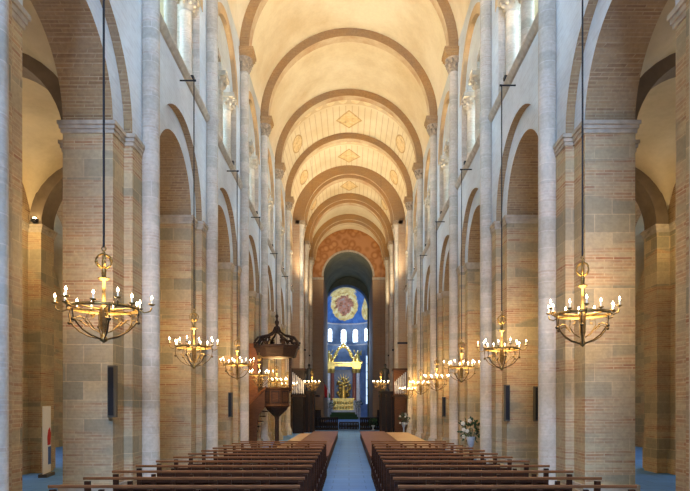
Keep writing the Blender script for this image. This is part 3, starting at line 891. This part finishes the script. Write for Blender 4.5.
m.box(-1.58, -1.52, -.66, -.2, 0, 1.8)
m.build('stair_tread', OAKD, pt)

# ------------------------------------------------------------------ high altar and baldachin
AX, AY = -.8, 85.2
zf = .28
al = thing('high_altar', 'gold fronted high altar on green carpeted steps under the gilded baldachin', 'altar', (AX, AY - 1.4, zf))
for j, (w, d, c) in enumerate(((2.2, 2.3, GREEN), (1.9, 1.7, GREEN), (1.65, 1.1, GREEN))):
    m = MB(); m.box(-w, w, -d, .9, j * .32, j * .32 + .32); m.build('step', c, al)
m = MB(); m.box(-1.5, 1.5, -.5, .6, .96, 1.25); m.build('plinth', MARB, al)
m = MB(); m.box(-1.42, 1.42, -.42, .55, 1.25, 2.75); m.box(-1.55, 1.55, -.5, .6, 2.75, 2.9); body = m.build('altar_table', GOLD, al)
m = MB()
for i in range(7):
    for j in range(2):
        m.ball((-1.15 + i * .383, -.44, 1.62 + j * .68), .2, 8, 0, .7, .4, 1.25)
for x in (-1.4, 1.36): m.box(x, x + .05, -.47, -.42, 1.25, 2.75)
m.box(-1.4, 1.4, -.47, -.42, 1.98, 2.04)
m.build('relief', GOLDR, body)

bd = thing('baldachin', 'tall gilded altar baldachin with paired marble columns and scrolled crown in the apse', 'baldachin', (AX, AY, zf))
for s in (-1, 1):
    for dx, mat in ((2.1, MARB), (1.55, MARBR)):
        for y in (-.6, .9):
            m = MB(); m.box(s * dx - .32, s * dx + .32, y - .32, y + .32, 0, 2.6); m.build('pedestal', MARB, bd)
            m = MB(); m.lathe([(.36, 2.6), (.36, 2.75), (.28, 2.85), (.28, 4.6), (.24, 6.4), (.27, 6.5)], (s * dx, y, 0), 14); c = m.build('column', mat, bd)
            m = MB(); m.lathe([(.27, 6.45), (.28, 6.55), (.38, 6.95), (.38, 7.05)], (s * dx, y, 0), 12)
            for i in range(6): m.ball((s * dx + .27 * cos(PI / 3 * i), y + .27 * sin(PI / 3 * i), 6.8), .1, 8)
            m.build('capital', GOLD, c)
m = MB()
for z0, z1, p in ((7.05, 7.3, 0), (7.3, 7.75, .02), (7.75, 8.0, .2)):
    for s in (-1, 1):
        x0, x1 = sorted((s * (1.25 - p), s * (2.45 + p))); m.box(x0, x1, -.95 - p, 1.2 + p, z0, z1)
    if z0 > 7.1: m.box(-1.3, 1.3, -.7, -.45, z0 + .1, z1)
m.build('entablature', GOLD, bd)
for s in (-1, 1):
    m = MB()
    P = [(s * 1.55, -.6, 8.0), (s * 1.5, -.6, 8.35), (s * 1.25, -.55, 8.7), (s * 1.05, -.5, 9.2), (s * .75, -.4, 9.75), (s * .4, -.3, 10.1), (0, -.1, 10.25)]
    m.tube(P, .24, 8, 0, .18)
    m.tube([(s * (1.75 + .27 * cos(t)), -.7, 8.35 + .27 * sin(t)) for t in [k * .5 for k in range(13)]], .09, 6)
    for bx, bz in ((1.45, 8.5), (1.2, 8.95), (.95, 9.45), (.62, 9.95), (2.35, 8.15), (1.75, 8.9)): m.ball((s * bx, -.72, bz), .2, 8)
    m.tube([(s * (1.05 + .2 * cos(t)), -.7, 9.1 + .2 * sin(t)) for t in [k * .5 for k in range(13)]], .08, 6)
    m.build('scroll', GOLD, bd)
    m = MB()   # gilded angel on the cornice
    m.lathe([(.34, 8.0), (.36, 8.25), (.27, 8.7), (.2, 9.0), (.22, 9.2), (.1, 9.34), (.08, 9.38)], (s * 2.05, -.75, 0), 10)
    m.ball((s * 2.05, -.78, 9.5), .14, 8)
    m.tube([(s * 1.9, -.75, 9.2), (s * 1.65, -.9, 9.35), (s * 1.5, -.95, 9.7)], .07, 6)
    m.face([(s * 2.1, -.6, 9.2), (s * 2.6, -.5, 9.75), (s * 2.55, -.5, 8.9)]); m.face([(s * 2.1, -.62, 9.2), (s * 2.55, -.52, 8.9), (s * 2.6, -.52, 9.75)])
    m.build('angel', GOLDR, bd)
m = MB(); m.ball((0, -.2, 10.35), .38, 10); m.lathe([(.25, 10.6), (.1, 10.8), (.06, 11.0), (.05, 11.6)], (0, -.2, 0), 8); m.box(-.2, .2, -.24, -.16, 11.25, 11.33); m.build('finial', GOLD, bd)
m = MB(); m.box(-1.2, 1.2, .9, 1.1, 2.6, 7.0); m.box(-1.35, -1.15, .7, 1.1, 2.6, 7.0); m.box(1.15, 1.35, .7, 1.1, 2.6, 7.0); m.build('niche', NICHE, bd)
gl = MB(); random.seed(3)
for i in range(70):
    a = random.uniform(0, 2 * PI); r = random.uniform(0, 1) ** .6
    gl.ball((1.0 * r * cos(a), .6 + random.uniform(-.2, .1), 4.4 + 1.5 * r * sin(a)), random.uniform(.1, .24), 7)
for i in range(16):
    a = 2 * PI * i / 16; gl.tube([(.6 * cos(a), .7, 4.9 + .8 * sin(a)), (1.12 * cos(a), .75, 4.9 + 1.6 * sin(a))], .07, 5, 0, .02)
gl.lathe([(.5, 2.9), (.45, 3.5), (.3, 4.0), (.28, 4.4), (.12, 4.7)], (0, .4, 0), 10); gl.ball((0, .35, 4.9), .18, 8)
gl.build('glory_sculpture', GOLDR, bd)

# statues, screens, rails
def statue(name, label, loc, h, mat, cat='statue', mbase=None):
    t = thing(name, label, cat, loc)
    k = h / 2.5
    m = MB(); octa(m, [(.42 * k, 0), (.42 * k, .15 * k), (.33 * k, .22 * k), (.33 * k, .6 * k), (.4 * k, .66 * k), (.4 * k, .74 * k)], (0, 0, 0)); m.build('base', mbase or mat, t)
    m = MB(); prof = [(.30, .74), (.29, 1.0), (.22, 1.35), (.20, 1.6), (.25, 1.85), (.24, 2.0), (.12, 2.08), (.075, 2.13), (.07, 2.17), (.105, 2.24), (.12, 2.32), (.1, 2.42), (.0, 2.48)]
    rows = [[(r * k * cos(2 * PI * i / 14) * (1.25 if .9 < z < 2.05 else 1), r * k * sin(2 * PI * i / 14) * .85, z * k) for i in range(14)] for r, z in prof]
    m.grid(rows, 0, True, True)
    for s in (-1, 1):
        m.tube([(s * .28 * k, 0, 1.95 * k), (s * .33 * k, -.05 * k, 1.62 * k), (s * .14 * k, -.24 * k, 1.5 * k)], .075 * k, 8, 0, .05 * k)
    m.build('figure', mat, t)
    return t
statue('statue', 'dark robed statue on top of the choir screen left of the altar', (-3.22, 48.45, 3.32), 2.25, BRONZE)
statue('statue', 'dark robed statue on top of the choir screen right of the altar', (2.92, 48.45, 3.32), 2.25, BRONZE)
for s, side in ((-1, 'left'), (1, 'right')):
    t = thing('choir_screen', 'tall dark carved choir stall screen standing %s of the altar' % side, 'choir screen', (s * 3.7, 48.45, 0))
    x0, x1 = sorted((s * (2.75 if s < 0 else 2.45) - s * 3.7, s * .68))
    m = MB(); m.box(x0, x1, -.3, .2, 0, 3.1); m.build('body', STALL, t)
    m = MB(); m.box(x0 - .1, x1 + .1, -.42, .25, 3.1, 3.32); m.build('cornice', STALL, t)
    for j in range(5):
        xx = x0 + .12 + (x1 - x0 - .24) * j / 4
        m = MB(); m.lathe([(.08, 0), (.08, .3), (.05, .4), (.045, 2.8), (.08, 2.9), (.08, 3.1)], (xx, -.36, 0), 8); m.build('colonnette', OAKD, t)
        if j < 4:
            m = MB(); xb = x0 + .12 + (x1 - x0 - .24) * (j + 1) / 4
            m.box(xx + .1, xb - .1, -.33, -.29, .4, 1.1); m.box(xx + .1, xb - .1, -.33, -.29, 1.25, 2.8); m.build('panel', STALL, t)
    t = thing('communion_rail', 'dark low communion rail with turned balusters %s of the choir steps' % side, 'railing', (0, 53.0, 0))
    x0, x1 = sorted((s * .95, s * 3.9))
    m = MB(); m.box(x0, x1, -.14, .14, 1.0, 1.13); m.build('top_rail', STALL, t)
    m = MB(); m.box(x0, x1, -.12, .12, 0, .2); m.build('base_rail', STALL, t)
    for j in range(18):
        xx = x0 + .1 + (x1 - x0 - .2) * j / 17
        m = MB(); m.lathe([(.08, .2), (.06, .3), (.12, .5), (.06, .8), (.09, 1.0)], (xx, 0, 0), 7); m.build('baluster', STALL, t)
    t = thing('choir_stalls', 'dark choir stalls behind the communion rail, backs against the %s crossing pier' % side, 'choir stalls', (s * 3.45, 57.0, 0))
    q = lambda a, b: sorted((s * a, s * b))
    m = MB(); m.box(*q(-.75, .15), -1.6, 1.6, .28, 1.2); m.build('base', STALL, t)
    m = MB(); m.box(*q(-.05, .15), -1.6, 1.6, 1.2, 3.0); m.build('back', STALL, t)
    m = MB(); m.box(*q(-.6, .15), -1.65, 1.65, 3.0, 3.15); m.build('canopy', OAKD, t)
    for j in range(6):
        m = MB(); m.box(*q(-.7, -.05), -1.6 + j * .624, -1.52 + j * .624, 1.2, 1.75); m.build('arm', STALL, t)
t = thing('choir_gate', 'low dark choir gate closing the gap between the two communion rails', 'gate', (0, 53.0, 0))
m = MB(); m.box(-.86, .86, -.05, .05, .62, .72); m.box(-.86, .86, -.05, .05, .05, .13); m.box(-.86, .86, -.02, .02, .3, .36); m.build('frame', STALL, t)
for j in range(13):
    xx = -.82 + 1.64 * j / 12
    m = MB(); m.lathe([(.05, .12), (.07, .35), (.05, .63)], (xx, 0, 0), 6); m.build('baluster', STALL, t)
# small organ cases
def organ(label, loc, mat, flip):
    t = thing('choir_organ', label, 'organ', loc)
    m = MB(); m.box(-.5, .5, -.4, .4, 2.9, 4.9); m.box(-.42, .42, -.38, .38, 0, 2.9); m.build('case', mat, t)
    m = MB(); m.box(-.6, .6, -.46, .46, 4.9, 5.05); m.box(-.56, .56, -.44, .44, 2.85, 2.98); m.build('cornice', OAKD, t)
    for j in range(7):
        x = -.4 + j * .133; h = 1.0 + .7 * (j / 6 if not flip else 1 - j / 6)
        m = MB(); m.lathe([(.01, 3.05), (.05, 3.2), (.05, 3.05 + h), (.04, 3.05 + h)], (x, -.42, 0), 8); m.build('pipe', MARB, t)
organ('small organ with slanting pale pipes by the choir screen left of the altar', (-3.95, 46.9, 0), STALL, True)
organ('small brown organ case with pale pipes by the right crossing pier', (3.98, 46.9, 0), OAK, False)

# low kneelers flanking the altar, sanctuary candlesticks and flag
def flag():
    t = thing('flag', 'red and white flag draped on a pole at the left edge of the choir arch', 'flag', (-2.62, 63.0, zf))
    m = MB(); m.tube([(0, 0, 0), (0, 0, 4.3)], .03, 6); m.ball((0, 0, 4.32), .08, 8); m.lathe([(.25, 0), (.25, .06), (.05, .1)], (0, 0, 0), 10); m.build('pole', BRASS, t)
    def cloth(x0, x1, zt0, zt1, zb, mat, nm):
        m = MB(); rows = []
        for i in range(9):
            f = i / 8; x = x0 + (x1 - x0) * f; top = zt0 + (zt1 - zt0) * f
            rows.append([(x, .09 * sin(9 * x + 1) * (1 - j / 12), zb + (top - zb) * j / 6) for j in range(7)])
        m.grid(rows); o = m.build(nm, mat, t); sd = o.modifiers.new('thickness', 'SOLIDIFY'); sd.thickness = .015
    cloth(.04, .34, 4.2, 3.6, 2.7, REDC, 'red_band'); cloth(.34, .52, 3.6, 3.25, 2.7, WHITEC, 'white_band'); cloth(.52, .64, 3.25, 3.0, 2.7, GREENC, 'green_band')
flag()

def bouquet(name, label, loc, r, hpot, nfl, pot=True, seed=1, cat='flower arrangement'):
    t = thing(name, label, cat, loc); random.seed(seed)
    m = MB()
    if pot: m.lathe([(.16, 0), (.16, .04), (.05, .1), (.05, hpot * .6), (.12, hpot * .75), (.16, hpot), (.12, hpot), (.1, hpot * .9)], (0, 0, 0), 14)
    m.build('vase', POT, t)
    m = MB()
    for i in range(150):
        d = Vector((random.gauss(0, 1), random.gauss(0, 1), random.gauss(.5, 1))).normalized(); q = r * random.uniform(.35, 1)
        c = Vector((0, 0, hpot + r * .5)) + d * q; a = d.cross(Vector((random.random(), random.random(), random.random()))).normalized(); l = r * random.uniform(.2, .4)
        tip = c + d * l; w = a * (l * .3); mid = c + d * (l * .45)
        m.face([c, mid + w, tip]); m.face([c, tip, mid - w])
    for i in range(8):
        d = Vector((random.gauss(0, .5), random.gauss(0, .5), 1)).normalized(); m.tube([(0, 0, hpot * .7), tuple(Vector((0, 0, hpot + r * .3)) + d * r * .5)], .012, 4)
    m.build('foliage', LEAF, t)
    for i in range(nfl):
        d = Vector((random.gauss(0, .8), -abs(random.gauss(.6, .5)), random.gauss(.3, .7))).normalized()
        c = Vector((0, 0, hpot + r * .5)) + d * r * random.uniform(.8, 1.0)
        m = MB()
        m.ball(c, r * .1, 7)
        for j in range(5):
            a = 2 * PI * j / 5; m.ball((c.x + r * .1 * cos(a), c.y - .01, c.z + r * .1 * sin(a)), r * .08, 6, 0, 1, .5, 1)
        m.build('flower', PETAL, t)
bouquet('flower_arrangement', 'large leafy bouquet with white flowers on a stand by the second right pier', (4.38, 21.6, 0), .42, 1.05, 7, True, 4)
bouquet('flower_arrangement', 'white flowers in a pale vase before the stalls right of the altar', (3.85, 42.2, 0), .42, 1.0, 8, True, 5)
bouquet('flower_arrangement', 'leafy flower arrangement on the floor left of the altar steps', (-2.6, 80.7, zf), .6, 1.6, 6, True, 6)
bouquet('flower_arrangement', 'leafy flower arrangement on the floor right of the altar steps', (1.3, 80.7, zf), .6, 1.6, 6, True, 7)
bouquet('potted_shrub', 'low green potted shrub at the right end of the choir steps', (2.1, 52.3, 0), .45, .45, 0, True, 8, 'plant')

# loudspeakers on the piers
def speaker(label, x, y, z0, z1, w=.17):
    t = thing('loudspeaker', label, 'loudspeaker', (x, y, z0), 0, 'slim column loudspeakers on the piers')
    h = z1 - z0
    m = MB(); m.prism([(-w / 2, 0), (w / 2, 0), (w / 2, -.1), (w / 2 - .03, -.14), (-w / 2 + .03, -.14), (-w / 2, -.1)], 'z', 0, h); m.build('housing', SPKG, t)
    m = MB(); m.box(-w / 2 + .03, w / 2 - .03, -.148, -.138, .04, h - .04)
    m.build('grille', IRON, t)
    m = MB(); m.box(-.04, .04, 0, .03, h * .2, h * .3); m.box(-.04, .04, 0, .03, h * .7, h * .8); m.build('wall_bracket', IRON, t)
yp = lambda k: colY(k) - (B / 2 - RI)
SP = [('slim dark loudspeaker on the nave edge of the nearest left pier', -4.80, yp(1), 1.93, 2.98),
      ('slim loudspeaker on the aisle side of the nearest left pier', -6.05, colY(1) - .44, 1.95, 2.98),
      ('slim dark loudspeaker on the nave edge of the third left pier', -4.80, yp(3), 1.7, 2.7),
      ('slim dark loudspeaker on the nave edge of the second right pier', 4.80, yp(2), 1.7, 2.8),
      ('slim dark loudspeaker on the outer edge of the second right pier', 5.70, yp(2), 1.7, 2.75),
      ('slim dark loudspeaker on the nave edge of the fourth right pier', 4.80, yp(4), 1.6, 2.6)]
for l, x, y, a, b in SP: speaker(l, x, y - .03, a, b)

# banner by the left aisle pier
t = thing('display_banner', 'tall white roll-up banner with red and blue print in the left aisle', 'banner', (-9.27, 18.4, 0), 1.78)
m = MB(); m.box(-.45, .45, -.12, .12, 0, .1); m.build('foot', SPKG, t)
m = MB(); m.box(-.42, .42, -.01, .01, .1, 2.15); pn = m.build('panel', WHITEC, t)
m = MB(); m.prism([(.05, .95), (.36, .95), (.40, 1.3), (.30, 1.5), (.12, 1.42), (.02, 1.2)], 'y', -.018, -.011); m.build('red_print', REDC, pn)
m = MB(); m.box(.1, .40, -.018, -.011, .35, .9); m.build('blue_print', m_simple('blue_print', (.05, .14, .42), .7), pn)
m = MB(); m.tube([(0, .05, .1), (0, .03, 2.15)], .015, 6); m.build('pole', IRON, t)

# aisle wall lamps on the outer piers
def sconce(label, x, y, z):
    t = thing('uplight', label, 'lamp', (x, y, z), 0, 'small uplights on the aisle imposts')
    m = MB(); m.lathe([(.03, 0), (.10, .05), (.12, .14), (.10, .14)], (0, 0, 0), 12); m.build('bowl', IRON, t)
    m = MB(); m.ball((0, 0, .13), .07, 8); m.build('bulb', LENS, t)
LIGHTS = []
def point(name, loc, e, c, r=.1):
    l = bpy.data.lights.new(name, 'POINT'); l.energy = e; l.color = c; l.shadow_soft_size = r
    o = bpy.data.objects.new(name, l); COL.objects.link(o); o.location = loc; return o
def aimed(name, typ, loc, target, e, c, **kw):
    l = bpy.data.lights.new(name, typ); l.energy = e; l.color = c
    for k, v in kw.items(): setattr(l, k, v)
    o = bpy.data.objects.new(name, l); COL.objects.link(o); o.location = loc
    o.rotation_euler = (Vector(target) - Vector(loc)).to_track_quat('-Z', 'Y').to_euler(); return o

WARM = (1.0, .82, .54); CANDLEC = (1.0, .66, .29); COOL = (.36, .57, 1.0); DAY = (.55, .74, 1.0); GDAY = (.40, .68, 1.0)
# floodlights standing on the gallery sills
fl = []
for s, side in ((-1, 'left'), (1, 'right')):
    for k in range(0, LAST + 1):
        y = colY(k) + B / 2 + .8; x = s * (XW - .06); z = ZSTR + .13
        if not fl:
            t = thing('floodlight', 'x', 'floodlight', (x, y, z), 0, 'warm floodlights on the gallery sills')
            m = MB(); m.box(-.08, .08, -.08, .08, 0, .1); m.build('housing', IRON, t)
            m = MB(); m.box(-.065, .065, -.065, .065, .101, .104); m.build('lens', LENS, t)
            fl.append(t)
        else: t = dup(fl[0], (x, y, z), 'x'); fl.append(t)
        t['label'] = 'small warm floodlight on the %s gallery sill, %s bay from the viewer' % (side, ORD[k])
        aimed('flood', 'SPOT', (x, y, z + .25), (-s * 2.2, y + .2, ZV + 3.6), 1080 if k < 3 else 850, WARM, spot_size=1.9, spot_blend=.9, shadow_soft_size=.15)
        # lamps lighting the gallery itself
        point('gallery_lamp', (s * 7.4, colY(k) + B / 2, ZSTR + 1.6), 30 if s < 0 else 90, WARM if s < 0 else (1, .94, .84), .3)
for k in (7, 8, 9):
    for s in (-1, 1):
        aimed('crossing_spot', 'SPOT', (s * 3.9, colY(k) - 2.3, ZSTR + .3), (-s * .8, colY(k) - .2, ZV + 4), 700, WARM, spot_size=2.2, spot_blend=.9, shadow_soft_size=.15)
for s in (-1, 1):
    aimed('crossing_spot', 'SPOT', (s * 3.4, 60.2, ZSTR + .6), (-s * .5, 66.8, ZV + 1.8), 700, WARM, spot_size=1.3, spot_blend=.9, shadow_soft_size=.15)  # extra spots without fixtures, added to brighten the choir arch wall
for r in roots:
    p = r.location
    point('candle_light', (p.x, p.y, p.z + .30), 185, CANDLEC, .35)
n = 0
for s, side in ((-1, 'left'), (1, 'right')):
    aimed('flood', 'SPOT', (s * (XW - .06), colY(-1) + B / 2 + .8, ZSTR + .4), (-s * 2.2, colY(-1) + B / 2 + 1, ZV + 3.6), 1000, WARM, spot_size=1.9, spot_blend=.9, shadow_soft_size=.15)
    for k in range(-1, LAST + 1):
        aimed('gallery_daylight', 'AREA', (s * (XOW - 4.75), colY(k) + B / 2, ZSTR + 1.75), (-s * 4.6, colY(k) + B / 2, 9.5), 900, GDAY, shape='RECTANGLE', size=1.7, size_y=2.3)
    for k in range(0, LAST + 1):
        y = colY(k) + B * .5
        point('aisle_lamp', (s * (XO0 - .5), colY(k) + B * .5 + 1.2, ZS - .4), 130 if s < 0 else 55, (1.0, .72, .36), .15)
        if s < 0 and k in (1, 2):
            sconce('small glowing uplight on the impost of the left aisle pier, %s' % ('the nearer one' if k == 1 else 'the farther one'), -(XO0 - .28), colY(k + 1) - .55, ZS + .0)
        aimed('aisle_daylight', 'AREA', (s * (XOW - .05), y, 5.0), (s * 5, y, 3.0), 90, DAY, shape='RECTANGLE', size=1.4, size_y=3.4)
# daylight through the west rose and door
aimed('west_daylight', 'AREA', (0, YW + .4, 13.2), (0, 14, 6.5), 6000, COOL, shape='DISK', size=5.2)
# apse daylight
aimed('apse_daylight', 'AREA', (XR, YA - 1.5, 9.9 + EYE), (XR, 78, 4), 550, COOL, shape='RECTANGLE', size=3.5, size_y=1.5)
point('apse_fill', (XR, 82.0, 9.0), 420, (.55, .75, 1.0), .4)  # unseen cool fill added to lift the apse back wall
aimed('altar_spot', 'SPOT', (XC + 1.5, 72, 9.5), (AX, AY, 5), 1300, (1, .82, .52), spot_size=.7, spot_blend=.5, shadow_soft_size=.2)
aimed('dome_light', 'SPOT', (XR, 81.2, 9.5), (XR, 90.5, ZC + 1.6), 2600, (.85, .92, 1.0), spot_size=1.3, spot_blend=.6, shadow_soft_size=.3)

w = bpy.data.worlds.new('world'); SC.world = w; w.use_nodes = True
w.node_tree.nodes['Background'].inputs[0].default_value = (.55, .72, 1.0, 1); w.node_tree.nodes['Background'].inputs[1].default_value = .6

# ------------------------------------------------------------------ camera
cd = bpy.data.cameras.new('camera'); cam = bpy.data.objects.new('camera', cd); COL.objects.link(cam)
cam.location = (0, 0, EYE); cam.rotation_euler = (PI / 2, 0, 0)
cd.sensor_width = 36; cd.sensor_fit = 'HORIZONTAL'; cd.lens = F_PX / 690 * 36
cd.shift_x = -4 / 690; cd.shift_y = 160 / 690; cd.clip_end = 300
SC.camera = cam
SC.view_settings.view_transform = 'Standard'; SC.view_settings.look = 'None'; SC.view_settings.gamma = 1
SC.view_settings.use_curve_mapping = False
SC.view_settings.exposure = 0.08
SC.cycles.max_bounces = 8; SC.cycles.diffuse_bounces = 5; SC.cycles.glossy_bounces = 3
SC.cycles.sample_clamp_indirect = 6.0
SC.cycles.use_denoising = True
